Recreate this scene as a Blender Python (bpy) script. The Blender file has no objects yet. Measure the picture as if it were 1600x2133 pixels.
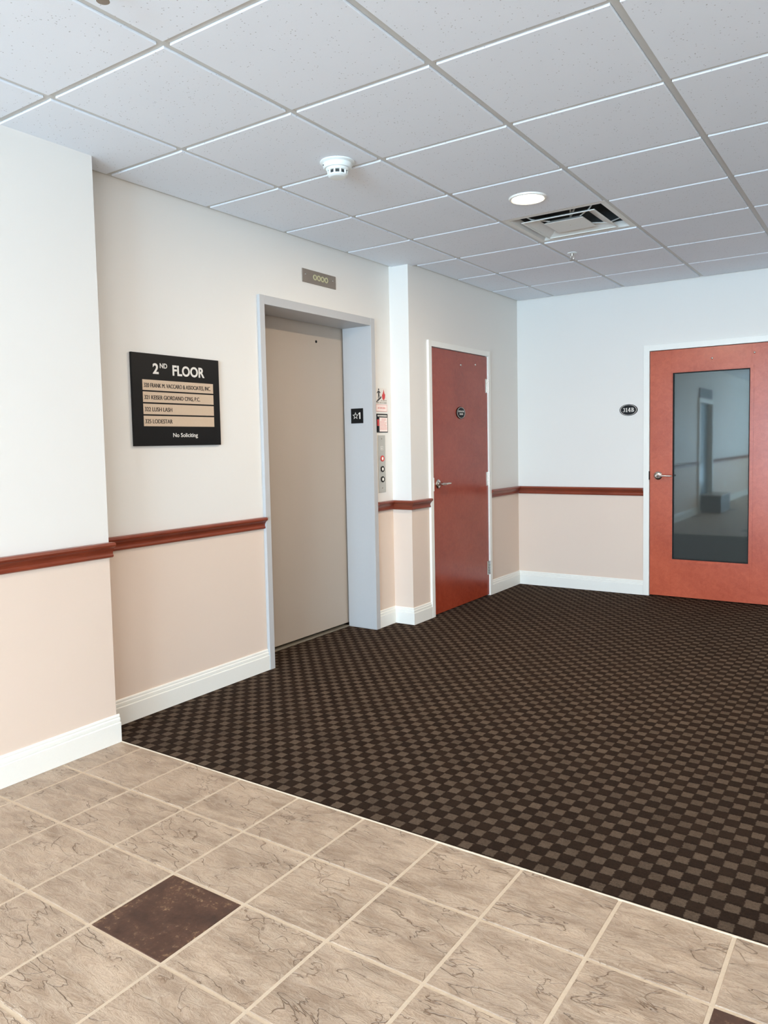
import bpy, bmesh, math, random
from mathutils import Matrix, Vector
random.seed(7)
sc = bpy.context.scene
COL = sc.collection
PI = math.pi

# ------------------------------------------------------------------ camera
R_ = Vector((0.8250832, 0.5646334, -0.0206603))
D_ = Vector((0.0204453, -0.0663785, -0.9975850))
F_ = Vector((-0.5646412, 0.8226682, -0.0663119))
cd = bpy.data.cameras.new('camera')
cam = bpy.data.objects.new('camera', cd)
COL.objects.link(cam)
cam.matrix_world = Matrix(((R_.x, -D_.x, -F_.x, 3.15182), (R_.y, -D_.y, -F_.y, -1.074266),
                           (R_.z, -D_.z, -F_.z, 1.314839), (0, 0, 0, 1)))
cd.sensor_fit = 'HORIZONTAL'
cd.sensor_width = 36
cd.lens = 1593.757 / 1600 * 36
cd.shift_x = 14.0444 / 1600
cd.shift_y = -35.3873 / 1600
cd.clip_start = 0.05
sc.camera = cam

# ------------------------------------------------------------------ render look
sc.view_settings.view_transform = 'Standard'
sc.view_settings.look = 'None'
sc.view_settings.gamma = 1
sc.view_settings.use_curve_mapping = False
sc.view_settings.exposure = 0.23
try:
    sc.cycles.use_denoising = True
    sc.cycles.max_bounces = 10
    sc.cycles.diffuse_bounces = 6
    sc.cycles.sample_clamp_indirect = 6
except Exception:
    pass

# ------------------------------------------------------------------ world and daylight
W = bpy.data.worlds.new('world')
sc.world = W
W.use_nodes = True
W.node_tree.nodes['Background'].inputs[0].default_value = (0.72, 0.85, 1.0, 1)
W.node_tree.nodes['Background'].inputs[1].default_value = 1.2


def area(name, loc, rot, sx, sy, power, color, shape='RECTANGLE', parent=None, spread=PI):
    l = bpy.data.lights.new(name, 'AREA')
    l.shape = shape
    l.size = sx
    l.size_y = sy
    l.energy = power
    l.color = color
    l.spread = spread
    o = bpy.data.objects.new(name, l)
    o.location = loc
    o.rotation_euler = rot
    COL.objects.link(o)
    if parent:
        o.parent = parent
    return o


DAY = (0.50, 0.755, 1.0)
area('daylight_right', (5.68, -5.45, 1.30), (0, PI / 2 + 0.35, 0), 2.1, 3.6, 270, (0.84, 0.92, 1.0))      # through the side windows
area('daylight_front', (3.3, -8.3, 1.2), (PI / 2 + 0.42, 0, 0), 3.6, 2.2, 1120, DAY)        # through the entrance glazing
LAMP_COLOR = (1.0, 0.82, 0.62)
LAMP_POWER = 18

# ------------------------------------------------------------------ measures
H = 2.581           # underside of the ceiling grid
TILE_Z = 2.574      # face of the ceiling panels
G = 0.6096
XN, XE, XF = 0.258, 0.095, 0.255     # near left wall, elevator wall, far left wall
YS, YP, YB = 1.03, 3.582, 5.438      # end of the near wall, pilaster face, back wall
XR, YF = 5.5, -8.0                   # right wall, front wall
ZT = 2.75
RAIL = 0.872


# ------------------------------------------------------------------ node helpers
class NT:
    def __init__(self, name, rough=0.5, metal=0.0, spec=0.5, color=(0.8, 0.8, 0.8)):
        self.m = bpy.data.materials.new(name)
        self.m.use_nodes = True
        self.t = self.m.node_tree
        self.b = self.t.nodes['Principled BSDF']
        self.b.inputs['Roughness'].default_value = rough
        self.b.inputs['Metallic'].default_value = metal
        self.b.inputs['Specular IOR Level'].default_value = spec
        self.b.inputs['Base Color'].default_value = (*color, 1)
        self._c = None

    def node(self, typ, **kw):
        n = self.t.nodes.new(typ)
        for k, v in kw.items():
            setattr(n, k, v)
        return n

    def set(self, sock, v):
        if isinstance(v, bpy.types.NodeSocket):
            self.t.links.new(v, sock)
        elif isinstance(v, (tuple, list)) and len(v) == 3 and sock.type == 'RGBA':
            sock.default_value = (*v, 1)
        else:
            sock.default_value = v

    def coord(self):
        if self._c is None:
            self._c = self.node('ShaderNodeTexCoord').outputs['Object']
        return self._c

    def math(self, op, a, b=0.0, c=0.0):
        n = self.node('ShaderNodeMath', operation=op)
        for s, v in zip(n.inputs, (a, b, c)):
            self.set(s, v)
        return n.outputs[0]

    def sep(self, v):
        n = self.node('ShaderNodeSeparateXYZ')
        self.set(n.inputs[0], v)
        return n.outputs

    def comb(self, x, y, z):
        n = self.node('ShaderNodeCombineXYZ')
        for s, v in zip(n.inputs, (x, y, z)):
            self.set(s, v)
        return n.outputs[0]

    def mapping(self, v, scale=(1, 1, 1), rot=(0, 0, 0), loc=(0, 0, 0)):
        n = self.node('ShaderNodeMapping')
        self.set(n.inputs['Vector'], v)
        n.inputs['Scale'].default_value = scale
        self.set(n.inputs['Rotation'], rot)
        self.set(n.inputs['Location'], loc)
        return n.outputs[0]

    def noise(self, v, scale, detail=3, rough=0.5, dist=0.0):
        n = self.node('ShaderNodeTexNoise')
        self.set(n.inputs['Vector'], v)
        n.inputs['Scale'].default_value = scale
        n.inputs['Detail'].default_value = detail
        n.inputs['Roughness'].default_value = rough
        n.inputs['Distortion'].default_value = dist
        return n.outputs['Fac']

    def white(self, v):
        n = self.node('ShaderNodeTexWhiteNoise', noise_dimensions='3D')
        self.set(n.inputs['Vector'], v)
        return n.outputs

    def mix(self, f, a, b):
        n = self.node('ShaderNodeMix', data_type='RGBA')
        self.set(n.inputs[0], f)
        self.set(n.inputs[6], a)
        self.set(n.inputs[7], b)
        return n.outputs[2]

    def ramp(self, f, lo, hi):
        n = self.node('ShaderNodeMapRange', clamp=True)
        self.set(n.inputs[0], f)
        n.inputs[1].default_value = lo
        n.inputs[2].default_value = hi
        return n.outputs[0]

    def color(self, c):
        self.set(self.b.inputs['Base Color'], c)
        return self

    def bump(self, h, strength=0.3, dist=0.001):
        n = self.node('ShaderNodeBump')
        n.inputs['Strength'].default_value = strength
        n.inputs['Distance'].default_value = dist
        self.set(n.inputs['Height'], h)
        self.t.links.new(n.outputs[0], self.b.inputs['Normal'])
        return self


def S(r, g, b):
    f = lambda c: (c / 255 / 12.92) if c <= 10 else ((c / 255 + 0.055) / 1.055) ** 2.4
    return (f(r), f(g), f(b))


def paint(name, col, rough=0.55, spec=0.4):
    n = NT(name, rough, spec=spec)
    c = n.noise(n.coord(), 1.3, 2)
    lo = tuple(x * 0.975 for x in col)
    n.color(n.mix(c, lo, col))
    n.bump(n.noise(n.coord(), 260, 2), 0.10, 0.0006)
    return n.m


def plain(name, col, rough=0.5, metal=0.0, spec=0.5, grain=0.06, scale=90):
    n = NT(name, rough, metal, spec)
    f = n.noise(n.coord(), scale, 2)
    n.color(n.mix(f, tuple(x * (1 - grain) for x in col), tuple(min(1, x * (1 + grain)) for x in col)))
    return n.m


M = {}
M['cream'] = paint('cream_wall_paint', S(229, 225, 218))
M['pink'] = paint('pink_beige_wall_paint', S(226, 206, 189))
M['white'] = plain('white_trim_paint', S(238, 236, 228), 0.35, grain=0.015)
M['grid'] = plain('ceiling_grid_metal', S(206, 206, 201), 0.45, grain=0.02)  # white bars toned greyer: shade of the recess is put into the colour
M['diffuser'] = plain('off_white_enamel', S(226, 226, 220), 0.4, grain=0.03)
M['duct'] = plain('dark_duct', S(70, 72, 70), 0.7, grain=0.5, scale=18)
M['chrome'] = plain('satin_nickel', S(205, 200, 192), 0.22, metal=1.0, grain=0.02)
M['steel'] = plain('brushed_steel', S(190, 184, 174), 0.38, metal=0.85, grain=0.05)
M['plate_dark'] = plain('indicator_steel', S(150, 138, 126), 0.4, metal=0.5, grain=0.10, scale=300)
M['black'] = plain('black_plastic', S(9, 9, 10), 0.5, spec=0.25, grain=0.1)
M['ink'] = plain('black_ink', S(28, 25, 24), 0.6, grain=0.02)
M['sign_white'] = plain('sign_white', S(224, 217, 207), 0.5, grain=0.01)
M['sign_tan'] = plain('name_strip_tan', S(200, 175, 149), 0.5, grain=0.03)
M['red_ink'] = plain('red_ink', S(200, 52, 48), 0.5, grain=0.02)
M['pink_ink'] = plain('faded_pink_ink', S(226, 160, 152), 0.6, grain=0.05)
M['paper'] = plain('faded_paper', S(244, 226, 218), 0.6, grain=0.02)
M['plastic'] = plain('white_plastic', S(234, 240, 238), 0.35, grain=0.01)
M['dark_gap'] = plain('dark_gap', S(26, 22, 20), 0.8, grain=0.1)
M['ivory'] = plain('button_lens', S(250, 244, 232), 0.3, grain=0.01)
M['olive'] = plain('unlit_indicator_lens', S(196, 190, 150), 0.3, grain=0.05)
M['elev_frame'] = plain('grey_enamel_frame', S(188, 187, 186), 0.42, grain=0.03, scale=200)
M['aluminium'] = plain('aluminium_threshold', S(170, 160, 142), 0.4, metal=0.6, grain=0.08)
M['blue_glass'] = plain('blue_grey_glass_door', S(120, 150, 165), 0.2, grain=0.05)
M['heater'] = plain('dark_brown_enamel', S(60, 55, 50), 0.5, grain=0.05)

n = NT('speckled_elevator_door', 0.45)
f = n.noise(n.coord(), 420, 2)
g = n.noise(n.mapping(n.coord(), (1, 1, 0.15)), 3, 2)
n.color(n.mix(n.math('MULTIPLY_ADD', f, 0.7, n.math('MULTIPLY', g, 0.3)), S(164, 150, 136), S(198, 185, 170)))
M['elev_door'] = n.m


def wood(name, dark, light, rough, vertical=True, scale=1.0):
    n = NT(name, rough, spec=0.5)
    sc_ = (9, 9, 0.9) if vertical else (1.2, 1.2, 14)
    v = n.mapping(n.coord(), sc_)
    a = n.noise(v, 3.0 * scale, 5, 0.6, 0.8)
    fine = n.noise(n.mapping(n.coord(), (160, 160, 7) if vertical else (9, 9, 220)), 1.5, 3)
    cl = n.noise(n.mapping(n.coord(), (1, 1, 0.45)), 3.2, 3, 0.55, 0.4)
    f = n.math('ADD', n.math('MULTIPLY', a, 0.35), n.math('ADD', n.math('MULTIPLY', fine, 0.3), n.math('MULTIPLY', cl, 0.35)))
    n.color(n.mix(n.ramp(f, 0.3, 0.7), dark, light))
    n.bump(fine, 0.06, 0.0004)
    return n.m


M['cherry'] = wood('cherry_veneer', S(130, 44, 26), S(168, 72, 46), 0.22)
M['cherry_light'] = wood('cherry_veneer_pale', S(160, 66, 42), S(204, 102, 72), 0.24)
M['rail'] = wood('mahogany_rail', S(104, 42, 26), S(146, 68, 44), 0.3, vertical=False)

# lettering lamp lens
n = NT('lamp_lens', 0.4)
n.b.inputs['Emission Color'].default_value = (1.0, 0.86, 0.66, 1)
n.b.inputs['Emission Strength'].default_value = 9.0
M['lens'] = n.m

# window glass: clear, lets the daylight in
n = NT('clear_window_glass')
t = n.t
tr = n.node('ShaderNodeBsdfTransparent')
gl = n.node('ShaderNodeBsdfGlossy')
gl.inputs['Roughness'].default_value = 0.02
mx = n.node('ShaderNodeMixShader')
mx.inputs[0].default_value = 0.06
t.links.new(tr.outputs[0], mx.inputs[1])
t.links.new(gl.outputs[0], mx.inputs[2])
t.links.new(mx.outputs[0], t.nodes['Material Output'].inputs['Surface'])
M['clear'] = n.m

# tinted reflective door glass
n = NT('tinted_door_glass')
t = n.t
tr = n.node('ShaderNodeBsdfTransparent')
tr.inputs[0].default_value = (0.25, 0.28, 0.28, 1)
gl = n.node('ShaderNodeBsdfGlossy')
gl.inputs['Roughness'].default_value = 0.03
gl.inputs[0].default_value = (0.85, 0.95, 0.95, 1)
mx = n.node('ShaderNodeMixShader')
mx.inputs[0].default_value = 0.072
df = n.node('ShaderNodeBsdfDiffuse')
df.inputs[0].default_value = (0.20, 0.22, 0.21, 1)
m0 = n.node('ShaderNodeMixShader')
m0.inputs[0].default_value = 0.22
t.links.new(tr.outputs[0], m0.inputs[1])
t.links.new(df.outputs[0], m0.inputs[2])
t.links.new(m0.outputs[0], mx.inputs[1])
t.links.new(gl.outputs[0], mx.inputs[2])
t.links.new(mx.outputs[0], t.nodes['Material Output'].inputs['Surface'])
M['tint'] = n.m

# fissured ceiling panel
n = NT('speckled_ceiling_panel', 0.9, spec=0.1)
vo = n.node('ShaderNodeTexVoronoi')
n.set(vo.inputs['Vector'], n.coord())
vo.inputs['Scale'].default_value = 75
pit = n.math('LESS_THAN', vo.outputs['Distance'], 0.17)
keep = n.math('GREATER_THAN', n.noise(n.coord(), 40, 2), 0.52)
pit = n.math('MULTIPLY', pit, keep)
blo = n.noise(n.coord(), 2.2, 3)
c0 = n.mix(blo, S(234, 240, 247), S(241, 246, 252))
n.color(n.mix(n.math('MULTIPLY', pit, 0.45), c0, S(120, 114, 108)))
n.bump(n.noise(n.coord(), 220, 3, 0.7), 0.25, 0.001)
M['panel'] = n.m

# carpet: woven checker of two browns
CX, CY = 0.04365, 0.0465
n = NT('checkered_brown_carpet', 0.95, spec=0.1)
x, y, z = n.sep(n.coord())
u = n.math('DIVIDE', n.math('SUBTRACT', x, 2.6138 - CX / 2), CX)
v = n.math('DIVIDE', n.math('SUBTRACT', y, 1.0675 - CY / 2), CY)
wob = n.noise(n.coord(), 180, 2)
wob = n.math('MULTIPLY', n.math('SUBTRACT', wob, 0.5), 0.22)
u = n.math('ADD', u, wob)
v = n.math('ADD', v, wob)
iu, iv = n.math('FLOOR', u), n.math('FLOOR', v)
par = n.math('MODULO', n.math('ABSOLUTE', n.math('ADD', iu, iv)), 2.0)
fu, fv_ = n.math('SUBTRACT', u, iu), n.math('SUBTRACT', v, iv)
edge = n.math('MINIMUM', n.math('MINIMUM', fu, n.math('SUBTRACT', 1.0, fu)), n.math('MINIMUM', fv_, n.math('SUBTRACT', 1.0, fv_)))
light = n.math('MULTIPLY', n.math('SUBTRACT', 1.0, par), n.ramp(edge, 0.015, 0.085))
cell = n.white(n.comb(iu, iv, 0.0))['Value']
fib = n.noise(n.mapping(n.coord(), (1.0, 2.2, 1)), 300, 3, 0.8)
fib2 = n.noise(n.coord(), 130, 2, 0.6)
fv = n.math('ADD', n.math('MULTIPLY', n.ramp(fib, 0.3, 0.7), 0.55), n.math('ADD', n.math('MULTIPLY', cell, 0.2), n.math('MULTIPLY', n.ramp(fib2, 0.3, 0.7), 0.25)))
cl = n.mix(fv, S(48, 37, 28), S(124, 105, 88))
cdk = n.mix(fv, S(24, 16, 11), S(62, 45, 33))
wear = n.noise(n.coord(), 0.9, 2)
base = n.mix(light, cdk, cl)
row_shadow = n.math('MULTIPLY', n.math('SUBTRACT', 1.0, n.ramp(fv_, 0.02, 0.14)), 0.5)  # thin shadow line painted along the near edge of each cell
base = n.mix(row_shadow, base, S(16, 10, 7))
n.color(n.mix(n.math('MULTIPLY', n.ramp(wear, 0.4, 0.8), 0.15), base, S(58, 46, 38)))
n.bump(n.math('ADD', n.math('MULTIPLY', light, 0.7), n.math('MULTIPLY', fib, 0.7)), 0.9, 0.005)
M['carpet'] = n.m

# slate-look floor tile
TX0, TY0, TSX, TSY = 0.4129, 0.7461, 0.30015, 0.30187
n = NT('slate_floor_tile', 0.42, spec=0.4)
x, y, z = n.sep(n.coord())
iu = n.math('FLOOR', n.math('DIVIDE', n.math('SUBTRACT', x, TX0), TSX))
iv = n.math('FLOOR', n.math('DIVIDE', n.math('SUBTRACT', y, TY0), TSY))
wn = n.white(n.comb(iu, iv, 0.3))
off = n.node('ShaderNodeVectorMath', operation='SCALE')
n.set(off.inputs[0], wn['Color'])
off.inputs['Scale'].default_value = 37.0
addv = n.node('ShaderNodeVectorMath', operation='ADD')
n.set(addv.inputs[0], n.coord())
n.set(addv.inputs[1], off.outputs[0])
pv = addv.outputs[0]
rot = n.comb(0.0, 0.0, n.math('MULTIPLY', wn['Value'], 1.2))
pr = n.mapping(pv, (1, 2.6, 1), rot=rot)
big = n.noise(pr, 5.5, 4, 0.55, 0.5)
med = n.noise(pr, 14, 6, 0.68, 0.9)


def vein(vec, scale, width, dist, lo, hi, gs):
    r = n.math('ABSOLUTE', n.math('SUBTRACT', n.noise(vec, scale, 4, 0.5, dist), 0.5))
    c = n.math('SUBTRACT', 1.0, n.ramp(r, 0.0, width))
    return n.math('MULTIPLY', c, n.ramp(n.noise(vec, gs, 2), lo, hi))


pr2 = n.mapping(pv, (1, 1.5, 1), rot=rot, loc=(3.1, 1.7, 0.0))
crack = n.math('MAXIMUM', vein(pr, 5.0, 0.010, 0.45, 0.47, 0.56, 4.0), n.math('MULTIPLY', vein(pr2, 8, 0.012, 0.6, 0.52, 0.60, 6.0), 0.7))
fine = n.noise(pv, 150, 4, 0.75)
col = n.mix(n.ramp(big, 0.3, 0.7), S(148, 126, 106), S(193, 170, 147))
col = n.mix(n.math('MULTIPLY', n.ramp(med, 0.45, 0.72), 0.50), col, S(208, 190, 170))
col = n.mix(n.math('MULTIPLY', n.ramp(n.math('SUBTRACT', 1.0, med), 0.54, 0.78), 0.4), col, S(140, 115, 93))
col = n.mix(n.math('MULTIPLY', n.ramp(fine, 0.53, 0.70), 0.50), col, S(116, 94, 77))
col = n.mix(n.math('MULTIPLY', crack, 0.66), col, S(104, 73, 47))
col = n.mix(n.math('MULTIPLY', wn['Value'], 0.22), col, S(170, 150, 132))
n.color(col)
hgt = n.math('ADD', n.math('ADD', n.math('MULTIPLY', med, 0.9), n.math('MULTIPLY', fine, 0.12)), n.math('SUBTRACT', n.math('MULTIPLY', big, 0.5), n.math('MULTIPLY', crack, 0.6)))
n.bump(hgt, 0.8, 0.008)
M['slate'] = n.m

n = NT('dark_floor_tile', 0.4, spec=0.4)
a = n.noise(n.coord(), 11, 6, 0.75)
b = n.noise(n.coord(), 60, 4, 0.7)
col = n.mix(n.ramp(a, .3, .7), S(52, 33, 25), S(92, 62, 48))
col = n.mix(n.math('MULTIPLY', n.ramp(b, 0.52, 0.66), n.ramp(a, 0.5, 0.6)), col, S(150, 122, 92))
n.color(col)
n.bump(b, 0.3, 0.002)
M['dark_tile'] = n.m
M['grout'] = plain('sandy_grout', S(206, 188, 166), 0.9, spec=0.1, grain=0.12, scale=200)


# ------------------------------------------------------------------ mesh helpers
class MB:
    """collects shapes into one mesh"""

    def __init__(self):
        self.bm = bmesh.new()

    def _mi(self, faces, mi):
        for f in faces:
            f.material_index = mi

    def box(self, x0, x1, y0, y1, z0, z1, mi=0, bev=0.0, seg=1):
        t = bmesh.new()
        vs = [t.verts.new((x, y, z)) for x in (x0, x1) for y in (y0, y1) for z in (z0, z1)]
        for q in ((0, 1, 3, 2), (4, 6, 7, 5), (0, 4, 5, 1), (2, 3, 7, 6), (0, 2, 6, 4), (1, 5, 7, 3)):
            t.faces.new([vs[i] for i in q])
        if bev > 0:
            bmesh.ops.bevel(t, geom=t.edges[:], offset=bev, segments=seg, profile=0.5, affect='EDGES')
        self.merge(t, mi)
        return self

    def merge(self, t, mi=0):
        for f in t.faces:
            f.material_index = mi
        me = bpy.data.meshes.new('tmp')
        t.to_mesh(me)
        t.free()
        self.bm.from_mesh(me)
        bpy.data.meshes.remove(me)

    def prism(self, pts, w0, w1, axis='w', mi=0, bev=0.0):
        """outline in local (u, v), extruded along w (the third axis)"""
        t = bmesh.new()
        a = [t.verts.new((p[0], p[1], w0)) for p in pts]
        b = [t.verts.new((p[0], p[1], w1)) for p in pts]
        k = len(pts)
        t.faces.new(a[::-1])
        t.faces.new(b)
        for i in range(k):
            t.faces.new((a[i], a[(i + 1) % k], b[(i + 1) % k], b[i]))
        if bev > 0:
            bmesh.ops.bevel(t, geom=[e for e in t.edges if all(vv in b for vv in e.verts)], offset=bev, segments=2, profile=0.5, affect='EDGES')
        bmesh.ops.recalc_face_normals(t, faces=t.faces)
        self.merge(t, mi)
        return self

    def frame(self, u0, u1, v0, v1, b, w0, w1, mi=0):
        """rectangular ring of width b in (u, v)"""
        t = bmesh.new()
        o = [(u0, v0), (u1, v0), (u1, v1), (u0, v1)]
        i = [(u0 + b, v0 + b), (u1 - b, v0 + b), (u1 - b, v1 - b), (u0 + b, v1 - b)]
        L = [[t.verts.new((p[0], p[1], w)) for p in ring] for ring, w in ((o, w0), (o, w1), (i, w1), (i, w0))]
        for r in range(4):
            A, B = L[r], L[(r + 1) % 4]
            for k in range(4):
                t.faces.new((A[k], A[(k + 1) % 4], B[(k + 1) % 4], B[k]))
        bmesh.ops.recalc_face_normals(t, faces=t.faces)
        self.merge(t, mi)
        return self

    def lathe(self, prof, seg=40, sx=1.0, sy=1.0, cx=0.0, cy=0.0, mi=0):
        """profile of (radius, height), around the third axis"""
        t = bmesh.new()
        rings = []
        for r, h in prof:
            if r < 1e-6:
                rings.append([t.verts.new((cx, cy, h))])
            else:
                rings.append([t.verts.new((cx + sx * r * math.cos(2 * PI * k / seg), cy + sy * r * math.sin(2 * PI * k / seg), h)) for k in range(seg)])
        for A, B in zip(rings, rings[1:]):
            for k in range(seg):
                k2 = (k + 1) % seg
                if len(A) == 1 and len(B) == 1:
                    continue
                if len(A) == 1:
                    t.faces.new((A[0], B[k2], B[k]))
                elif len(B) == 1:
                    t.faces.new((A[k], A[k2], B[0]))
                else:
                    t.faces.new((A[k], A[k2], B[k2], B[k]))
        bmesh.ops.recalc_face_normals(t, faces=t.faces)
        self.merge(t, mi)
        return self

    def tube(self, pts, r, seg=14, mi=0, sq=(1, 1)):
        pts = [Vector(p) for p in pts]
        t = bmesh.new()
        rings = []
        for i, p in enumerate(pts):
            d = ((pts[i + 1] if i < len(pts) - 1 else p) - (pts[i - 1] if i else p)).normalized()
            ref = Vector((0, 1, 0)) if abs(d.y) < 0.9 else Vector((1, 0, 0))
            a = d.cross(ref).normalized()
            b = a.cross(d).normalized()
            rr = r[i] if isinstance(r, (list, tuple)) else r
            rings.append([t.verts.new(p + a * rr * sq[0] * math.cos(2 * PI * k / seg) + b * rr * sq[1] * math.sin(2 * PI * k / seg)) for k in range(seg)])
        for A, B in zip(rings, rings[1:]):
            for k in range(seg):
                t.faces.new((A[k], A[(k + 1) % seg], B[(k + 1) % seg], B[k]))
        t.faces.new(rings[0][::-1])
        t.faces.new(rings[-1])
        bmesh.ops.recalc_face_normals(t, faces=t.faces)
        self.merge(t, mi)
        return self

    def sweep(self, path, prof, mi=0):
        """profile of (offset to the right of travel, height) along a plan path, mitred"""
        t = bmesh.new()
        P = [Vector(p) for p in path]
        N = []
        for a, b in zip(P, P[1:]):
            d = (b - a).normalized()
            N.append(Vector((d.y, -d.x)))
        rings = []
        for i, p in enumerate(P):
            n1 = N[max(0, i - 1)]
            n2 = N[min(len(N) - 1, i)]
            m = (n1 + n2) / (1 + n1.dot(n2))
            rings.append([t.verts.new((p.x + m.x * d, p.y + m.y * d, z)) for d, z in prof])
        k = len(prof)
        for A, B in zip(rings, rings[1:]):
            for j in range(k):
                t.faces.new((A[j], A[(j + 1) % k], B[(j + 1) % k], B[j]))
        t.faces.new(rings[0])
        t.faces.new(rings[-1][::-1])
        bmesh.ops.recalc_face_normals(t, faces=t.faces)
        self.merge(t, mi)
        return self

    def build(self, name, mats, parent=None, smooth=False):
        me = bpy.data.meshes.new(name)
        self.bm.to_mesh(me)
        self.bm.free()
        for m in (mats if isinstance(mats, (list, tuple)) else [mats]):
            me.materials.append(m)
        if smooth:
            for p in me.polygons:
                p.use_smooth = True
            try:
                me.set_sharp_from_angle(angle=math.radians(38))
            except Exception:
                pass
        o = bpy.data.objects.new(name, me)
        COL.objects.link(o)
        if parent:
            o.parent = parent
        return o


def structure(o):
    o['kind'] = 'structure'
    return o


def tag(o, label, cat, group=None):
    o['label'] = label
    o['category'] = cat
    if group:
        o['group'] = group
    return o


def frame_matrix(origin, right, up=(0, 0, 1)):
    r, u = Vector(right), Vector(up)
    n = r.cross(u)
    return Matrix(((r.x, u.x, n.x, origin[0]), (r.y, u.y, n.y, origin[1]), (r.z, u.z, n.z, origin[2]), (0, 0, 0, 1)))


LEFT = (0, 1, 0)      # right-hand direction on a wall that faces +x
BACK = (1, 0, 0)      # right-hand direction on a wall that faces -y


def thing(name, origin=None, right=None, label=None, cat=None, group=None, struct=False):
    o = bpy.data.objects.new(name, None)
    o.empty_display_size = 0.1
    COL.objects.link(o)
    if right is not None:
        o.matrix_world = frame_matrix(origin, right)
    elif origin is not None:
        o.location = origin
    if label:
        tag(o, label, cat, group)
    if struct:
        structure(o)
    return o


def text(body, cap_h, parent, mat, name='lettering', u=0.0, v=0.0, w=0.0, width=None, align='L', bold=0.02, depth=0.0006, heavy=0.0):
    """flat raised lettering in the parent's (u, v) plane; v is the baseline"""
    cu = bpy.data.curves.new('txt', 'FONT')
    cu.body = body
    cu.size = 1.0
    cu.offset = bold
    cu.extrude = 0.5
    cu.resolution_u = 4
    o = bpy.data.objects.new('txt', cu)
    COL.objects.link(o)
    dg = bpy.context.evaluated_depsgraph_get()
    dg.update()
    me = bpy.data.meshes.new_from_object(o.evaluated_get(dg))
    bpy.data.objects.remove(o)
    xs = [p.co.x for p in me.vertices]
    x0, x1 = min(xs), max(xs)
    sv = cap_h / 0.70
    su = sv if width is None else width / (x1 - x0)
    wd = (x1 - x0) * su
    du = {'L': 0, 'C': -wd / 2, 'R': -wd}[align]
    for p in me.vertices:
        p.co = ((p.co.x - x0) * su + u + du, p.co.y * sv + v, w + (depth if p.co.z > 0 else 0))
    if heavy:                                  # thicken the strokes sideways
        b2 = bmesh.new()
        b2.from_mesh(me)
        g = bmesh.ops.duplicate(b2, geom=b2.verts[:] + b2.edges[:] + b2.faces[:])['geom']
        bmesh.ops.translate(b2, verts=[q for q in g if isinstance(q, bmesh.types.BMVert)], vec=(heavy, 0, 0.00004))
        b2.to_mesh(me)
        b2.free()
    me.materials.clear()
    me.materials.append(mat)
    me.name = name
    r = bpy.data.objects.new(name, me)
    COL.objects.link(r)
    r.parent = parent
    return r


# ================================================================== SETTING
# ---- walls: cream above the chair rail, pink-beige below
def wall(name, boxes):
    mb = MB()
    for x0, x1, y0, y1, z0, z1 in boxes:
        if z0 < RAIL < z1:
            mb.box(x0, x1, y0, y1, z0, RAIL, 1)
            mb.box(x0, x1, y0, y1, RAIL, z1, 0)
        else:
            mb.box(x0, x1, y0, y1, z0, z1, 1 if z1 <= RAIL else 0)
    return structure(mb.build(name, [M['cream'], M['pink']]))


XB = -0.12
D3A, D3B, D3Z = -3.12, -2.03, 1.95      # the far doorway in the near left wall (seen in the door glass)
wall('wall_left_near', [(XB, XN, YF, D3A, 0, ZT), (XB, XN, D3B, YS, 0, ZT), (XB, XN, D3A, D3B, D3Z, ZT)])
EO0, EO1, EOZ = 2.225, 3.34, 2.16        # rough opening of the elevator
wall('wall_left_elevator', [(XB, XE, YS, EO0, 0, ZT), (XB, XE, EO1, YP, 0, ZT), (XB, XE, EO0, EO1, EOZ, ZT)])
D1A, D1B, D1Z = 3.855, 4.825, 2.05
wall('wall_left_far', [(XB, XF, YP, D1A, 0, ZT), (XB, XF, D1B, YB, 0, ZT), (XB, XF, D1A, D1B, D1Z, ZT)])
D2A, D2B, D2Z = 1.405, 2.375, 2.05
wall('wall_back', [(XB, D2A, YB, YB + 0.16, 0, ZT), (D2B, XR + .16, YB, YB + 0.16, 0, ZT), (D2A, D2B, YB, YB + 0.16, D2Z, ZT)])
WZ0, WZ1 = 0.40, 2.44
RW = [(-7.2, -5.6), (-5.3, -3.7)]
rb = []
edges = [YF] + [e for w in RW for e in w] + [YB]
for a, b in zip(edges[0::2], edges[1::2]):
    rb.append((XR, XR + .16, a, b, 0, ZT))
for a, b in RW:
    rb += [(XR, XR + .16, a, b, 0, WZ0), (XR, XR + .16, a, b, WZ1, ZT)]
wall('wall_right', rb)
FW = [(1.6, 3.2), (3.4, 5.0)]
fb = []
edges = [XB] + [e for w in FW for e in w] + [XR + .16]
for a, b in zip(edges[0::2], edges[1::2]):
    fb.append((a, b, YF - .16, YF, 0, ZT))
for a, b in FW:
    fb += [(a, b, YF - .16, YF, 0, 0.2), (a, b, YF - .16, YF, WZ1, ZT)]
wall('wall_front', fb)
# shaft behind the elevator doors, closed room behind the other doors
mb = MB()
mb.box(-0.40, -0.36, 2.1, 3.5, 0, ZT).box(-0.36, XB, 2.1, 2.14, 0, ZT).box(-0.36, XB, 3.46, 3.5, 0, ZT)
structure(mb.build('wall_shaft', M['dark_gap']))
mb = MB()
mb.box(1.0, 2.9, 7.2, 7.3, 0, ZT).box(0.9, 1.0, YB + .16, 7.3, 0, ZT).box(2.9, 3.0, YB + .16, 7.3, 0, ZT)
structure(mb.build('wall_suite', M['heater']))

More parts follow.
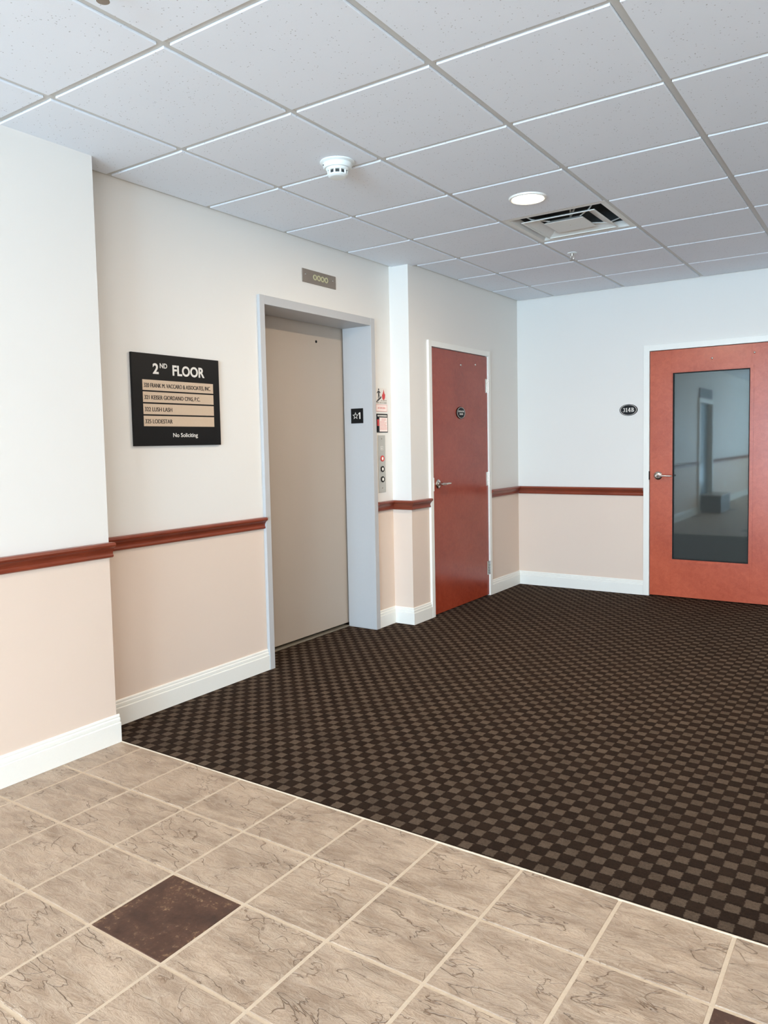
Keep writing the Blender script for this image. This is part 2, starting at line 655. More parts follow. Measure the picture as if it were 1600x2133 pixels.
# ---- windows behind the camera
k = 0
for a, b in RW:
    k += 1
    t = thing('window_%d' % k, (XR, (a + b) / 2, WZ0), (0, -1, 0), struct=True)
    w, h = (b - a), WZ1 - WZ0
    mb = MB().frame(-w / 2, w / 2, 0, h, 0.05, -0.10, 0.015)
    mb.box(-0.02, 0.02, 0.05, h - 0.05, -0.08, -0.02)
    mb.build('window_frame', M['white'], t)
    MB().box(-w / 2 + .05, w / 2 - .05, 0.05, h - .05, -0.055, -0.05).build('glass_pane', M['clear'], t)
for a, b in FW:
    k += 1
    t = thing('window_%d' % k, ((a + b) / 2, YF, 0.2), (-1, 0, 0), struct=True)
    w, h = (b - a), WZ1 - 0.2
    mb = MB().frame(-w / 2, w / 2, 0, h, 0.06, -0.10, 0.015)
    mb.box(-0.03, 0.03, 0.06, h - 0.06, -0.08, -0.02)
    mb.build('window_frame', M['white'], t)
    MB().box(-w / 2 + .06, w / 2 - .06, 0.06, h - .06, -0.055, -0.05).build('glass_pane', M['clear'], t)

# ---- floor: slate tiles with grout
mb = MB()
DARK = {(3 + 5 * a + b, 1 - a + 5 * b) for a in range(-4, 5) for b in range(-2, 8)}
gw = 0.0042
YC = 1.0400
for i in range(-1, 18):
    for j in range(-1, 30):
        x0, x1 = TX0 + i * TSX, TX0 + (i + 1) * TSX
        y1, y0 = TY0 - j * TSY, TY0 - (j + 1) * TSY
        x0, x1 = max(x0, XN - .01), min(x1, XR)
        y1, y0 = min(y1, YC), max(y0, YF)
        if x1 - x0 < .03 or y1 - y0 < .03:
            continue
        j2 = j
        dk = (i, j2) in DARK
        zt = random.uniform(-0.0005, 0.0005)
        t = bmesh.new()
        e = 0.0025
        g1 = gw + (0.0 if j >= 0 else 0.0)
        A = [(x0 + g1, y0 + g1), (x1 - g1, y0 + g1), (x1 - g1, y1 - (g1 if j >= 0 else .003)), (x0 + g1, y1 - (g1 if j >= 0 else .003))]
        B = [(A[0][0] + e, A[0][1] + e), (A[1][0] - e, A[1][1] + e), (A[2][0] - e, A[2][1] - e), (A[3][0] + e, A[3][1] - e)]
        va = [t.verts.new((p[0], p[1], -0.004)) for p in A]
        vb = [t.verts.new((p[0], p[1], zt)) for p in B]
        t.faces.new(vb)
        for q in range(4):
            t.faces.new((va[q], va[(q + 1) % 4], vb[(q + 1) % 4], vb[q]))
        mb.merge(t, 1 if dk else 0)
mb.box(XB, XR, YF, YC, -0.05, -0.0022, 2)
structure(mb.build('floor', [M['slate'], M['dark_tile'], M['grout']]))
# carpet and its edge
mb = MB()
mb.box(-0.36, XR, YC + 0.004, 7.2, -0.05, 0.004)
structure(mb.build('floor_carpet', M['carpet']))
mb = MB()
mb.sweep([(XN, YC), (XR, YC)], [(-0.0042, -0.01), (0.001, -0.01), (0.001, 0.0003), (-0.0005, 0.002), (-0.003, 0.0025), (-0.0042, 0.001)])
structure(mb.build('trim_1', M['grout']))

# ---- ceiling: lay-in panels dropping just below the grid bars
DIFF = (2, 5)
mb = MB()
e = 0.0145
ceil_y0, ceil_y1 = -14, 9
for b in range(-1, 10):
    for a in range(ceil_y0, ceil_y1):
        if (b, a) == DIFF:
            continue
        x0, x1 = b * G + e, (b + 1) * G - e
        y0, y1 = a * G + e, (a + 1) * G - e
        y0, y1 = max(y0, YF + .02), min(y1, YB - 0.024)
        x1 = min(x1, XR - .024)
        if b == 0:
            xw = XN if (y0 + y1) / 2 < 0.6 else XE
            x0 = xw + 0.024
            if a == 1:
                x0 = XE + 0.024
            if (y0 + y1) / 2 > YP:
                x0 = XF + 0.024
        if b == -1 or x1 - x0 < .03 or y1 - y0 < .03:
            continue
        mb.box(x0, x1, y0, y1, TILE_Z, TILE_Z + 0.02, bev=0.0006)
mb.box(-0.4, XR, YF, 7.3, ZT, ZT + .05)
structure(mb.build('ceiling', M['panel']))
mb = MB()
hw = 0.0119
for b in range(1, 10):
    mb.box(b * G - hw, b * G + hw, YF, YB, H, H + 0.012)
    mb.box(b * G - 0.0165, b * G + 0.0165, YF, YB, H + 0.003, H + 0.03)
for a in range(-13, 9):
    mb.box(XE if YS < a * G < YP else XN - .01, XR, a * G - hw, a * G + hw, H + 0.0004, H + 0.012)
    mb.box(XE if YS < a * G < YP else XN - .01, XR, a * G - 0.0165, a * G + 0.0165, H + 0.004, H + 0.03)
# wall angle around the room
ang = [(0, H - .0005), (0.022, H - .0005), (0.028, H + 0.003), (0.028, H + 0.03), (0, H + .03)]
mb.sweep([(XN, YF), (XN, YS), (XE, YS), (XE, YP), (XF, YP), (XF, YB), (XR, YB), (XR, YF)], ang)
structure(mb.build('ceiling_grid', M['grid']))

# ---- baseboards and chair rails
BASE = [(0, 0), (.016, 0), (.016, .088), (.0135, .0915), (.0085, .0920), (.0085, .0960), (.0125, .0975), (.0115, .1075), (.0065, .1115), (.0065, .1150), (.0085, .1165), (.0070, .1230), (.0045, .126), (0, .126)]
CHAIR = [(0, .838), (.010, .838), (.0145, .842), (.0155, .848), (.0115, .853), (.011, .858), (.013, .868), (.0195, .878), (.026, .884), (.0325, .888),
         (.0355, .895), (.0335, .902), (.027, .9055), (0, .9055)]


def trims(tag_, path, k):
    structure(MB().sweep(path, BASE).build('baseboard_' + tag_, M['white'], smooth=False))
    structure(MB().sweep(path, CHAIR).build('trim_%d' % k, M['rail'], smooth=False))


trims('left_lobby', [(XN, YF), (XN, D3A - .055)], 2)
trims('left_near', [(XN, D3B + .055), (XN, YS + 0.012)], 3)
trims('left_elevator', [(XE, YS), (XE, 2.2045)], 4)
trims('left_pilaster', [(XE, 3.3605), (XE, YP), (XF, YP), (XF, 3.8275)], 5)
trims('left_far', [(XF, 4.8505), (XF, YB), (1.3805, YB)], 6)
trims('back', [(2.405, YB), (XR, YB), (XR, YF)], 7)

# ================================================================== DOORS
# ---- elevator entrance
el = thing('door_1', (0, 2.80, 0), None, 'closed grey elevator door in a wide metal frame, left of the plain wooden door', 'elevator door', struct=True)


def loc(mb_args):
    return mb_args


y0, y1, yo0, yo1 = 2.247 - 2.80, 3.313 - 2.80, 2.205 - 2.80, 3.360 - 2.80
mb = MB()
mb.box(-.130, .115, yo0, y0, 0.004, 2.182, bev=0.0012)
mb.box(-.130, .115, y1, yo1, 0.004, 2.182, bev=0.0012)
mb.box(-.130, .1146, y0, y1, 2.131, 2.1816, bev=0.001)
mb.build('frame', M['elev_frame'], el)
mb = MB().box(-.175, -.143, y0 - .05, y1 + .05, 0.028, 2.19, bev=0.001)
p = mb.build('door_panel', M['elev_door'], el)
q = MB().lathe([(0.0, 0.0), (0.009, 0.0), (0.009, 0.003), (0.0, 0.003)], 20).build('keyhole', M['black'], p)
q.matrix_local = frame_matrix((-.143, 3.03 - 2.80, 2.017), LEFT)
MB().box(-.20, -.127, y0, y1, 0.0, 0.012, bev=0.001).build('threshold', M['aluminium'], el)


def hinge(parent, u, v, h=0.115):
    mb = MB().box(-0.034, 0.0, -h / 2, h / 2, -0.004, 0.0012)
    o = mb.build('hinge', M['chrome'], parent)
    o.location = (u, v, 0)
    mb = MB()
    n = 5
    for i in range(n):
        a = -h / 2 + i * h / n
        t = []
        mb.tube([(0.007, a + .0006, 0.006), (0.007, a + h / n - .0006, 0.006)], 0.0075, 12)
    mb.tube([(0.007, -h / 2 - .005, 0.006), (0.007, h / 2 + .005, 0.006)], 0.0045, 10)
    mb.build('hinge_knuckle', M['chrome'], o, smooth=True)
    return o


def lever(parent, u, v, direction, w=0.0):
    """lever handle on a round rose; direction +1 points right"""
    o = MB().lathe([(0.0, 0.0), (0.034, 0.0), (0.034, 0.004), (0.030, 0.009), (0.018, 0.012), (0.0, 0.012)], 36).build('handle_rose', M['chrome'], parent, smooth=True)
    o.location = (u, v, w)
    d = direction
    mb = MB()
    mb.tube([(0, 0, 0.010), (0, 0, 0.052)], [0.0125, 0.0115], 16)
    mb.tube([(-0.010 * d, 0, 0.055), (0.004 * d, 0, 0.056), (0.030 * d, 0, 0.056), (0.062 * d, 0.001, 0.055), (0.095 * d, 0.0, 0.052), (0.118 * d, -0.001, 0.044)],
            [0.008, 0.0125, 0.0115, 0.0105, 0.010, 0.009], 16, sq=(1.0, 0.75))
    mb.build('lever', M['chrome'], o, smooth=True)
    MB().lathe([(0.0, 0.060), (0.0085, 0.062), (0.0085, 0.066), (0.0, 0.067)], 20).build('lock_cylinder', M['steel'], o, smooth=True)
    return o


def bolt(parent, u, v, w):
    o = MB().lathe([(0.0, 0.0), (0.0085, 0.0), (0.0075, 0.003), (0.004, 0.0055), (0.0, 0.006)], 16).build('bolt_cap', M['chrome'], parent, smooth=True)
    o.location = (u, v, w)
    return o


# ---- plain wooden door in the far left wall.  local: u along the wall, v up, w out of the wall
d = thing('door_2', (XF, 4.357, 0), LEFT, 'plain cherry wood door with a round black plate, between the elevator and the corner', 'door', struct=True)
L0, L1 = 3.874 - 4.357, 4.806 - 4.357
mb = MB()
for a, b in ((3.828 - 4.357, L0 - .003), (L1 + .003, 4.850 - 4.357)):
    mb.box(a, b, 0.004, 2.072, -.15, 0.017, bev=0.0012)
mb.box(L0 - .003, L1 + .003, 2.029, 2.0716, -.15, 0.0166, bev=0.001)
mb.box(L0 - .003, L0 + .012, 0.004, 2.029, -.11, -.048)
mb.build('frame', M['white'], d)
leaf = MB().box(L0, L1, 0.012, 2.025, -.045, 0.004, bev=0.0015).build('door_leaf', M['cherry'], d)
for zz in (1.783, 1.003, 0.243):
    hinge(d, L1 + .001, zz).location = (L1 + .001, zz, 0.0045)
lever(d, 3.955 - 4.357, 1.005, 1, 0.004)
MB().box(L0 - .005, L0 + .001, .955, 1.055, 0.0, 0.019).build('strike_plate', M['white'], d)
bolt(d, 4.345 - 4.357, 1.925, 0.004)
bolt(d, 4.595 - 4.357, 1.945, 0.004)

# ---- glazed wooden door in the back wall
d = thing('door_3', (1.888, YB, 0), BACK, 'cherry wood door with a tall glass pane in the back wall', 'door', struct=True)
L0, L1 = 1.431 - 1.888, 2.345 - 1.888
mb = MB()
for a, b in ((1.381 - 1.888, L0 - .003), (L1 + .003, 2.400 - 1.888)):
    mb.box(a, b, 0.004, 2.078, -.15, 0.016, bev=0.0012)
mb.box(L0 - .003, L1 + .003, 2.029, 2.0776, -.15, 0.0156, bev=0.001)
mb.build('frame', M['white'], d)
gx0, gx1, gz0, gz1 = 1.600 - 1.888, 2.190 - 1.888, .312, 1.850
mb = MB()
mb.box(L0, gx0, 0.012, 2.025, -.045, 0.003, bev=0.0012)
mb.box(gx1, L1, 0.012, 2.025, -.045, 0.003, bev=0.0012)
mb.box(gx0 - .001, gx1 + .001, 0.012, gz0, -.045, 0.0026, bev=0.0008)
mb.box(gx0 - .001, gx1 + .001, gz1, 2.025, -.045, 0.0026, bev=0.0008)
leaf = mb.build('door_leaf', M['cherry_light'], d)
mb = MB()
mb.frame(gx0 - .016, gx1 + .016, gz0 - .016, gz1 + .016, .018, 0.0, 0.0085)
mb.frame(gx0 - .002, gx1 + .002, gz0 - .002, gz1 + .002, .012, -.02, 0.005)
mb.build('glazing_bead', M['cherry_light'], leaf)
MB().frame(gx0 + .0095, gx1 - .0095, gz0 + .0095, gz1 - .0095, .0075, -.0145, 0.001).build('gap_ring', M['dark_gap'], leaf)  # dark ring added to draw the shaded gap inside the bead
MB().box(gx0, gx1, gz0, gz1, -.020, -.014).build('glass_pane', M['tint'], leaf)
lever(d, 1.497 - 1.888, 1.008, 1, 0.003)
MB().box(L0 - .006, L0 + .0005, .975, 1.045, -.002, 0.0175).build('strike_plate', M['dark_gap'], d)
bolt(d, 1.905 - 1.888, 1.935, 0.003)
bolt(d, 2.208 - 1.888, 1.955, 0.003)

# ---- doorway further back in the left wall, seen only reflected in the glass
d = thing('door_4', (XN, (D3A + D3B) / 2, 0), LEFT, 'blue-grey glass door in a white frame, reflected in the door pane', 'door', struct=True)
w2 = (D3B - D3A) / 2
mb = MB()
for s in (-1, 1):
    a, b = sorted((s * (w2 + .045), s * (w2 - .035)))
    mb.box(a, b, 0.001, D3Z + .045, -.20, 0.03, bev=0.002)
mb.box(-w2 + .035, w2 - .035, D3Z - .035, D3Z + .045, -.20, .0295)
mb.build('frame', M['white'], d)
MB().box(-w2 + .035, w2 - .035, 0.01, D3Z - .035, -.10, -.06).build('door_leaf', M['blue_glass'], d)
MB().box(-w2 + .03, w2 - .03, D3Z + .05, D3Z + .22, 0.0, 0.02).build('transom_panel', M['heater'], d)
MB().box(w2 - .15, w2 - .06, .86, .96, -.06, 0.03, bev=.01).build('lock_box', M['dark_gap'], d)
h = thing('cabinet_heater', (XN, -2.62, 0), LEFT, 'low dark floor heater, reflected in the glass of the wooden door', 'heater')
MB().box(-.42, .42, 0, .30, 0.02, .34, bev=.006).build('housing', M['heater'], h)
MB().box(-.43, .43, .30, .315, 0.02, .35, bev=.004).build('top', M['steel'], h)
o = thing('wall_outlet', (XN, -4.46, .40), LEFT, 'small white wall outlet, reflected in the door glass', 'outlet')
MB().box(-.035, .035, -.057, .057, 0, .006, bev=.002).build('cover_plate', M['plastic'], o)

# ================================================================== SIGNS AND PANELS
# ---- directory board
SU, SZ = 0.568, 0.451
sg = thing('directory_sign', (XE, 1.5915, 1.3290 + SZ / 2), LEFT, 'black floor directory board with four tan name strips, left of the elevator', 'sign')
MB().box(-SU / 2, SU / 2, -SZ / 2, SZ / 2, 0.001, 0.014, bev=0.0015, seg=2).build('board', M['black'], sg)


def sp(px_, py_):
    """from the board photographed straight on: fractions to local metres"""
    return (px_ - .5) * SU, (.5 - py_) * SZ


def along(uf, vf):
    return sp(uf, vf)


TW = 0.0142
u, v = sp(.222, .207)
text('2', .037 * 1.32, sg, M['sign_white'], u=u, v=v - .002, w=TW, width=.036, bold=.03)
u, v = sp(.300, .147)
text('ND', .0235, sg, M['sign_white'], u=u, v=v, w=TW, width=.046, bold=.02)
u, v = sp(.440, .215)
text('FLOOR', .049, sg, M['sign_white'], u=u, v=v, w=TW, width=.214, bold=.03)
names = [('320 FRANK M. VACCARO & ASSOCIATES, INC.', .94), ('321 KEISER GIORDANO CPAS, P.C.', .775), ('322 LUSH LASH', .365), ('325 LODESTAR', .365)]
s0, s1 = sp(.106, .283), sp(.918, .803)
sh = (s0[1] - s1[1]) / 4
for i, (nm, fr) in enumerate(names):
    top = s0[1] - i * sh
    st = MB().box(s0[0], s1[0], top - sh + .0075, top, TW - .0015, TW + .001).build('name_strip', M['sign_tan'], sg)
    text(nm, .0205, st, M['ink'], u=s0[0] + .008, v=top - sh + .0075 + .0145, w=TW + .001, width=(s1[0] - s0[0]) * fr, bold=.0, heavy=.0011)
u, v = sp(.565, .905)
text('No Soliciting', .0205, sg, M['sign_white'], u=u, v=v, w=TW, width=.164, align='C', bold=.012)

# ---- floor indicator above the elevator
fi = thing('floor_indicator', (XE, 2.779, 2.361), LEFT, 'narrow metal plate with four ring lamps above the elevator door', 'indicator')
MB().box(-.168, .168, -.041, .041, 0.0005, .006, bev=.0015).build('cover_plate', M['plate_dark'], fi)
for i in range(4):
    uu = -.048 + i * .038
    o = MB().lathe([(.0105, .006), (.0175, .006), (.0175, .009), (.0105, .009), (.0105, .006)], 24).build('lamp_ring', M['olive'], fi, smooth=True)
    o.location = (uu, 0.001, 0)
    MB().lathe([(0, .006), (.0105, .006), (.0105, .0072), (0, .0072)], 20).build('lamp_lens', M['plate_dark'], o)
for uu in (-.138, .138):
    o = MB().lathe([(0, .006), (.006, .006), (.004, .0085), (0, .009)], 14).build('screw', M['chrome'], fi, smooth=True)
    o.location = (uu, 0.008, 0)

# ---- star 1 plate on the elevator jamb
js = thing('elevator_floor_plate', (-0.016, 3.313, 1.516), BACK, 'small square black plate with a star and a 1 on the elevator frame', 'sign')
MB().box(-.052, .052, -.052, .052, 0.0005, .004, bev=.001).build('plate', M['black'], js)
pts = []
for kk in range(10):
    r = .0265 if kk % 2 == 0 else .0115
    a = PI / 2 + kk * PI / 5
    pts.append((-.012 + r * math.cos(a), r * math.sin(a)))
inn = []
for kk in range(10):
    r = .0195 if kk % 2 == 0 else .0075
    a = PI / 2 + kk * PI / 5
    inn.append((-.012 + r * math.cos(a), r * math.sin(a)))
t = bmesh.new()
A = [t.verts.new((p[0], p[1], .005)) for p in pts]
B = [t.verts.new((p[0], p[1], .005)) for p in inn]
C = [t.verts.new((p[0], p[1], .0035)) for p in pts]
D = [t.verts.new((p[0], p[1], .0035)) for p in inn]
for kk in range(10):
    k2 = (kk + 1) % 10
    t.faces.new((A[kk], A[k2], B[k2], B[kk]))
    t.faces.new((C[kk], C[k2], A[k2], A[kk]))
    t.faces.new((B[kk], B[k2], D[k2], D[kk]))
mb = MB()
mb.merge(t)
mb.build('star', M['sign_white'], js)
MB().prism([(.021, -.022), (.030, -.022), (.030, .024), (.024, .024), (.013, .017), (.013, .010), (.021, .014)], .0038, .005).build('numeral', M['sign_white'], js)

# ---- fire notice
fs = thing('fire_notice', (XE, 3.4525, 1.6285), LEFT, 'white notice with a running figure and a red flame beside the elevator', 'sign')
MB().box(-.069, .069, -.0285, .083, 0.0004, .003).build('plate', M['sign_white'], fs)
fw = .0031
mb = MB()
mb.lathe([(0, fw), (.0068, fw), (.0068, fw + .0005), (0, fw + .0005)], 18, cx=-.034, cy=.071)
mb.prism([(-.042, .062), (-.026, .062), (-.026, .034), (-.020, .018), (-.026, .014), (-.033, .030), (-.036, .010), (-.043, .010), (-.041, .036)], fw, fw + .0005)
mb.prism([(-.042, .062), (-.058, .046), (-.054, .042), (-.040, .054)], fw, fw + .0005)
mb.prism([(-.027, .062), (-.012, .050), (-.016, .045), (-.028, .054)], fw, fw + .0005)
mb.prism([(-.066, -.010), (-.066, -.018), (-.058, -.018), (-.002, .012), (-.002, .024), (-.012, .024), (-.012, .016), (-.026, .016), (-.026, .008), (-.040, .008), (-.040, 0), (-.054, 0), (-.054, -.010)], fw, fw + .0005)
mb.build('running_figure', M['ink'], fs)
mb = MB()
mb.prism([(.026, -.002), (.038, .004), (.046, .018), (.048, .036), (.042, .046), (.040, .036), (.037, .052), (.031, .068), (.028, .074), (.026, .060), (.019, .048), (.015, .036), (.012, .042), (.007, .028), (.011, .010), (.018, .002)], fw, fw + .0005)
mb.build('flame', M['red_ink'], fs)
text('IN CASE OF', .0085, fs, M['plate_dark'], u=.064, v=-.010, w=fw, width=.072, align='R', bold=.01)
text('FIRE USE STAIRS', .0095, fs, M['plate_dark'], u=-.066, v=-.0255, w=fw, width=.130, bold=.01)
st = MB().box(-.069, .069, -.083, -.0345, 0.0004, .003).build('lower_strip', M['paper'], fs)
MB().frame(-.069, .069, -.083, -.0345, .003, .003, .0034).build('strip_border', M['pink_ink'], st)
text('NO SMOKING', .015, st, M['pink_ink'], u=0, v=-.066, w=.0031, width=.094, align='C', bold=.0, heavy=.0008)

# ---- black framed notice
nt = thing('framed_notice', (XE, 3.4560, 1.463), LEFT, 'small black framed paper notice above the call buttons', 'sign')
MB().box(-.070, .070, -.066, .066, 0.0004, .005, bev=.003, seg=2).build('frame', M['black'], nt)
pp = MB().box(-.038, .062, -.060, .040, .005, .0058).build('paper_sheet', M['paper'], nt)
mb = MB()
random.seed(11)
for r in range(9):
    yy = .030 - r * .0092
    xx = -.032 + (.022 if r < 2 else 0)
    end = random.uniform(.025, .055)
    while xx < end:
        wl = random.uniform(.006, .014)
        mb.box(xx, min(xx + wl, .056), yy - .0022, yy + .0022, .0058, .0061)
        xx += wl + .003
mb.build('printed_lines', M['pink_ink'], pp)
MB().box(-.066, -.040, -.020, .026, .005, .0054, bev=.0001).build('red_picture', M['red_ink'], nt)
mb = MB()
xx = -.060
while xx < .058:
    wl = random.uniform(.004, .010)
    mb.box(xx, xx + wl, .047, .057, .005, .0054)
    xx += wl + .0018
mb.build('header_print', M['sign_white'], nt)

# ---- call panel
cp = thing('call_panel', (XE, 3.4420, 1.174), LEFT, 'tall steel elevator call panel with three round buttons', 'call panel')
MB().box(-.044, .044, -.203, .203, 0.0004, .005, bev=.0015).build('cover_plate', M['steel'], cp)
for vv, mm, lab in ((.038, M['red_ink'], 'red ringed button'), (-.037, M['black'], None), (-.110, M['black'], None)):
    o = MB().lathe([(.0125, .005), (.0215, .005), (.0215, .008), (.019, .010), (.0125, .009), (.0125, .005)], 30).build('button_ring', mm, cp, smooth=True)
    o.location = (.004, vv, 0)
    if lab:
        o['label'] = lab
    MB().lathe([(0, .005), (.0125, .005), (.0125, .0075), (.010, .0088), (0, .0092)], 26).build('button', M['ivory'], o, smooth=True)
for vv in (.178, -.172):
    o = MB().lathe([(0, .005), (.0055, .005), (.004, .0072), (0, .0076)], 14).build('screw', M['plate_dark'], cp, smooth=True)
    o.location = (0, vv, 0)
mb = MB().frame(-.016, .016, .098, .126, .003, .005, .0056)
mb.box(-.005, .010, .108, .112, .005, .0056).box(-.010, -.006, .104, .116, .005, .0056)
mb.build('engraved_symbol', M['sign_white'], cp)


# ---- oval door plates
def oval_sign(name, origin, right, label, rx, ry):
    o = thing(name, origin, right, label, 'sign')
    MB().lathe([(0, 0.0005), (1, 0.0005), (1, .005), (.97, .007), (0, .007)], 56, rx, ry).build('plate', M['black'], o, smooth=True)
    MB().lathe([(.86, .007), (.905, .007), (.905, .0078), (.86, .0078), (.86, .007)], 56, rx, ry).build('border_ring', M['sign_white'], o)
    return o


ov = oval_sign('oval_door_sign', (XF + .004, 4.328, 1.5485), LEFT, 'oval black plate reading elevator room on the plain wooden door', .072, .0475)
text('ELEVATOR', .0135, ov, M['sign_white'], u=0, v=.005, w=.0072, width=.094, align='C', bold=.0, heavy=.0013)
text('ROOM', .0135, ov, M['sign_white'], u=.002, v=-.0165, w=.0072, width=.054, align='C', bold=.0, heavy=.0013)
ov = oval_sign('oval_room_sign', (1.2555, YB, 1.557), BACK, 'oval black plate reading 314B on the back wall', .0745, .048)
# heavy serif figures, drawn as outlines of unit height
w_ = .0071


def arc(cx, cy, rx, ry, a0, a1, tx, ty, n_=16):
    o = [(cx + rx * math.cos(a0 + (a1 - a0) * i / n_), cy + ry * math.sin(a0 + (a1 - a0) * i / n_)) for i in range(n_ + 1)]
    i_ = [(cx + (rx - tx) * math.cos(a0 + (a1 - a0) * i / n_), cy + (ry - ty) * math.sin(a0 + (a1 - a0) * i / n_)) for i in range(n_ + 1)]
    return o + i_[::-1]


GLYPH = {
    '3': [arc(.30, .745, .30, .255, PI * .86, -PI * .5, .17, .085), arc(.28, .275, .36, .275, PI * .5, -PI * .86, .19, .09)],
    '1': [[(.06, 0), (.56, 0), (.56, .07), (.43, .09), (.43, 1), (.34, 1), (.04, .86), (.04, .78), (.21, .80), (.21, .09), (.06, .07)]],
    '4': [[(.0, .24), (.72, .24), (.72, .36), (.12, .36), (.37, .80), (.37, 1), (.33, 1), (0, .38)], [(.35, 0), (.57, 0), (.57, 1), (.35, 1)], [(.26, 0), (.66, 0), (.66, .06), (.26, .06)]],
    'B': [[(.10, 0), (.32, 0), (.32, 1), (.10, 1)], [(0, 0), (.36, 0), (.36, .07), (0, .07)], [(0, .93), (.36, .93), (.36, 1), (0, 1)],
          arc(.34, .755, .34, .245, PI * .5, -PI * .5, .19, .07), arc(.34, .265, .42, .265, PI * .5, -PI * .5, .21, .075)],
}
x_ = -.0475
for ch, adv in (('3', .72), ('1', .68), ('4', .82), ('B', .8)):
    mb = MB()
    for i, outline in enumerate(GLYPH[ch]):
        mb.prism([(x_ + px_ * .0315, -.0165 + py_ * .034) for px_, py_ in outline], w_ - .0006, w_ + .0006 + i * .00005)
    mb.build('numeral' if ch != 'B' else 'letter', M['sign_white'], ov)
    x_ += adv * .0315

# ================================================================== CEILING FITTINGS
# ---- downlights
def downlight(x, y, label, group=None, power=LAMP_POWER):
    t = thing('downlight', (x, y, TILE_Z), None, label, 'ceiling light', group)
    MB().lathe([(.080, .004), (.080, -.006), (.086, -.010), (.094, -.008), (.097, 0.0), (.097, .004)], 56).build('trim_ring', M['white'], t, smooth=True)
    MB().lathe([(0, -.013), (.05, -.012), (.079, -.007), (.080, -.004)], 56).build('lens', M['lens'], t, smooth=True)
    area('lamp', (0, 0, -.02), (0, 0, 0), 0.15, 0.15, power, LAMP_COLOR, 'DISK', t)
    return t


downlight(1.523, 2.735, 'lit round ceiling light just before the square air vent', power=26)
for x, y in ((3.96, 2.735), (1.523, -1.53), (3.96, -1.53), (1.523, -4.58), (3.96, -4.58)):
    downlight(x, y, 'lit round ceiling light in the hall behind the photographer', 'ceiling lights out of view', 26 if y > 0 else LAMP_POWER)

# ---- square air diffuser filling one ceiling bay
cxd, cyd = (DIFF[0] + .5) * G, (DIFF[1] + .5) * G
ad = thing('air_diffuser', (cxd, cyd, H), None, 'square louvred white air vent in the ceiling grid', 'vent')


def frustum(mb, h0, z0, h1, z1, thick=0.002, mi=0):
    t = bmesh.new()
    q = lambda h, z: [t.verts.new((sx * h, sy * h, z)) for sx, sy in ((-1, -1), (1, -1), (1, 1), (-1, 1))]
    A, B = q(h0, z0), q(h1, z1)
    C, D = q(h0 - thick, z0 + thick * .6), q(h1 - thick, z1)
    for a, b in ((A, B), (C, D), (A, C), (B, D)):
        for k in range(4):
            t.faces.new((a[k], a[(k + 1) % 4], b[(k + 1) % 4], b[k]))
    bmesh.ops.recalc_face_normals(t, faces=t.faces)
    mb.merge(t, mi)


mb = MB()
hh = G / 2 - .008
mb.frame(-hh, hh, -hh, hh, .030, -.002, 0.002)
frustum(mb, hh - .028, -.002, .248, .030)
mb.build('outer_frame', M['diffuser'], ad)
mb = MB()
frustum(mb, .210, -.008, .150, .016, .003)
mb.frame(-.214, .214, -.214, .214, .008, -.012, -.008)
mb.build('louvre_ring', M['diffuser'], ad)
mb = MB()
frustum(mb, .118, -.010, .085, .010, .003)
mb.box(-.114, .114, -.114, .114, -.011, -.008)
mb.build('centre_pan', M['diffuser'], ad)
mb = MB()
mb.frame(-.255, .255, -.255, .255, .006, .026, .165).box(-.255, .255, -.255, .255, .160, .165)
mb.build('duct_neck', M['duct'], ad)
for sx, sy in ((-1, -1), (1, -1), (1, 1), (-1, 1)):
    MB().tube([(sx * .09, sy * .09, .006), (sx * .17, sy * .17, .012), (sx * .235, sy * .235, .05)], .004, 8).build('bracket', M['diffuser'], ad)
MB().tube([(0, 0, -.004), (0, 0, .16)], .005, 8).build('hanger_rod', M['diffuser'], ad)
MB().tube([(-.02, .0, .0), (.03, .05, .14)], .006, 8).build('hanger_rod', M['diffuser'], ad)
MB().lathe([(0, -.012), (.004, -.011), (.004, -.006), (0, -.006)], 12).build('screw', M['chrome'], ad)

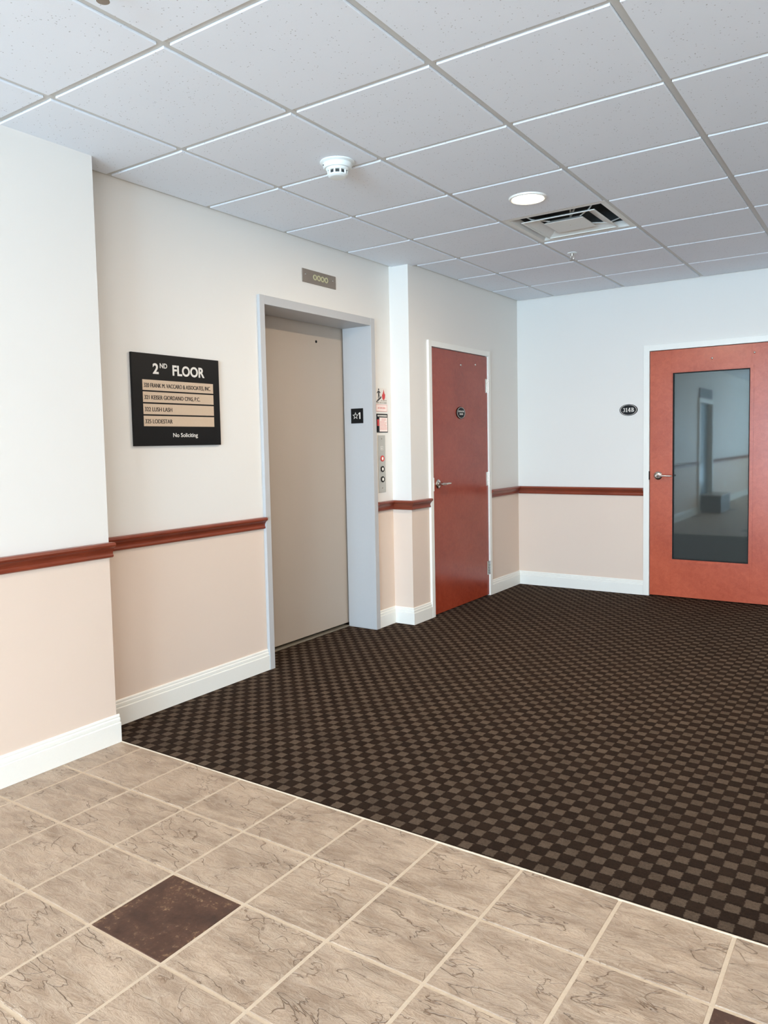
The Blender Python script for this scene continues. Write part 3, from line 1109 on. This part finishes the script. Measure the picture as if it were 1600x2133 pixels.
# ---- smoke detector
sd = thing('smoke_detector', (1.045, 1.735, TILE_Z), None, 'white round smoke detector on the ceiling', 'smoke detector')
MB().lathe([(0, 0), (.077, 0), (.078, -.004), (.073, -.008), (.066, -.010), (.064, -.026), (.060, -.030), (0, -.030)], 48).build('base', M['plastic'], sd, smooth=True)
mb = MB()
mb.lathe([(0, -.030), (.052, -.030), (.050, -.036), (.046, -.040), (0, -.040)], 48)
mb.lathe([(0, -.055), (.044, -.055), (.0435, -.060), (.036, -.066), (.030, -.067), (0, -.067)], 48)
for kk in range(10):
    a = 2 * PI * kk / 10
    x, y = .042 * math.cos(a), .042 * math.sin(a)
    mb.tube([(x, y, -.038), (x, y, -.057)], .0045, 8)
mb.build('sensor_head', M['plastic'], sd, smooth=True)
MB().lathe([(.036, -.040), (.036, -.056)], 32).build('vent_screen', M['duct'], sd)
o = MB().lathe([(0, 0), (.0035, 0), (.0035, .002), (0, .002)], 12).build('indicator_light', M['black'], sd)
o.matrix_local = Matrix.Translation((.0645 * math.cos(-2.2), .0645 * math.sin(-2.2), -.018)) @ Matrix.Rotation(-2.2, 4, 'Z') @ Matrix.Rotation(PI / 2, 4, 'Y')


# ---- sprinklers
def sprinkler(x, y, label):
    t = thing('sprinkler_head', (x, y, TILE_Z), None, label, 'sprinkler')
    MB().lathe([(0, .001), (.032, .001), (.031, -.003), (.018, -.006), (0, -.006)], 32).build('escutcheon', M['plastic'], t, smooth=True)
    mb = MB().tube([(0, 0, -.004), (0, 0, -.022)], [.011, .009], 14)
    for s in (-1, 1):
        mb.tube([(s * .009, 0, -.018), (s * .013, 0, -.032), (s * .006, 0, -.045), (0, 0, -.048)], .0025, 8)
    mb.build('frame_arms', M['steel'], t, smooth=True)
    MB().lathe([(0, -.048), (.017, -.047), (.018, -.0495), (0, -.0505)], 24).build('deflector', M['plate_dark'], t, smooth=True)
    return t


sprinkler(1.290, 4.02, 'small sprinkler head in the ceiling behind the square air vent')
sprinkler(1.345, 0.297, 'small white sprinkler head at the upper left, cut by the picture edge')
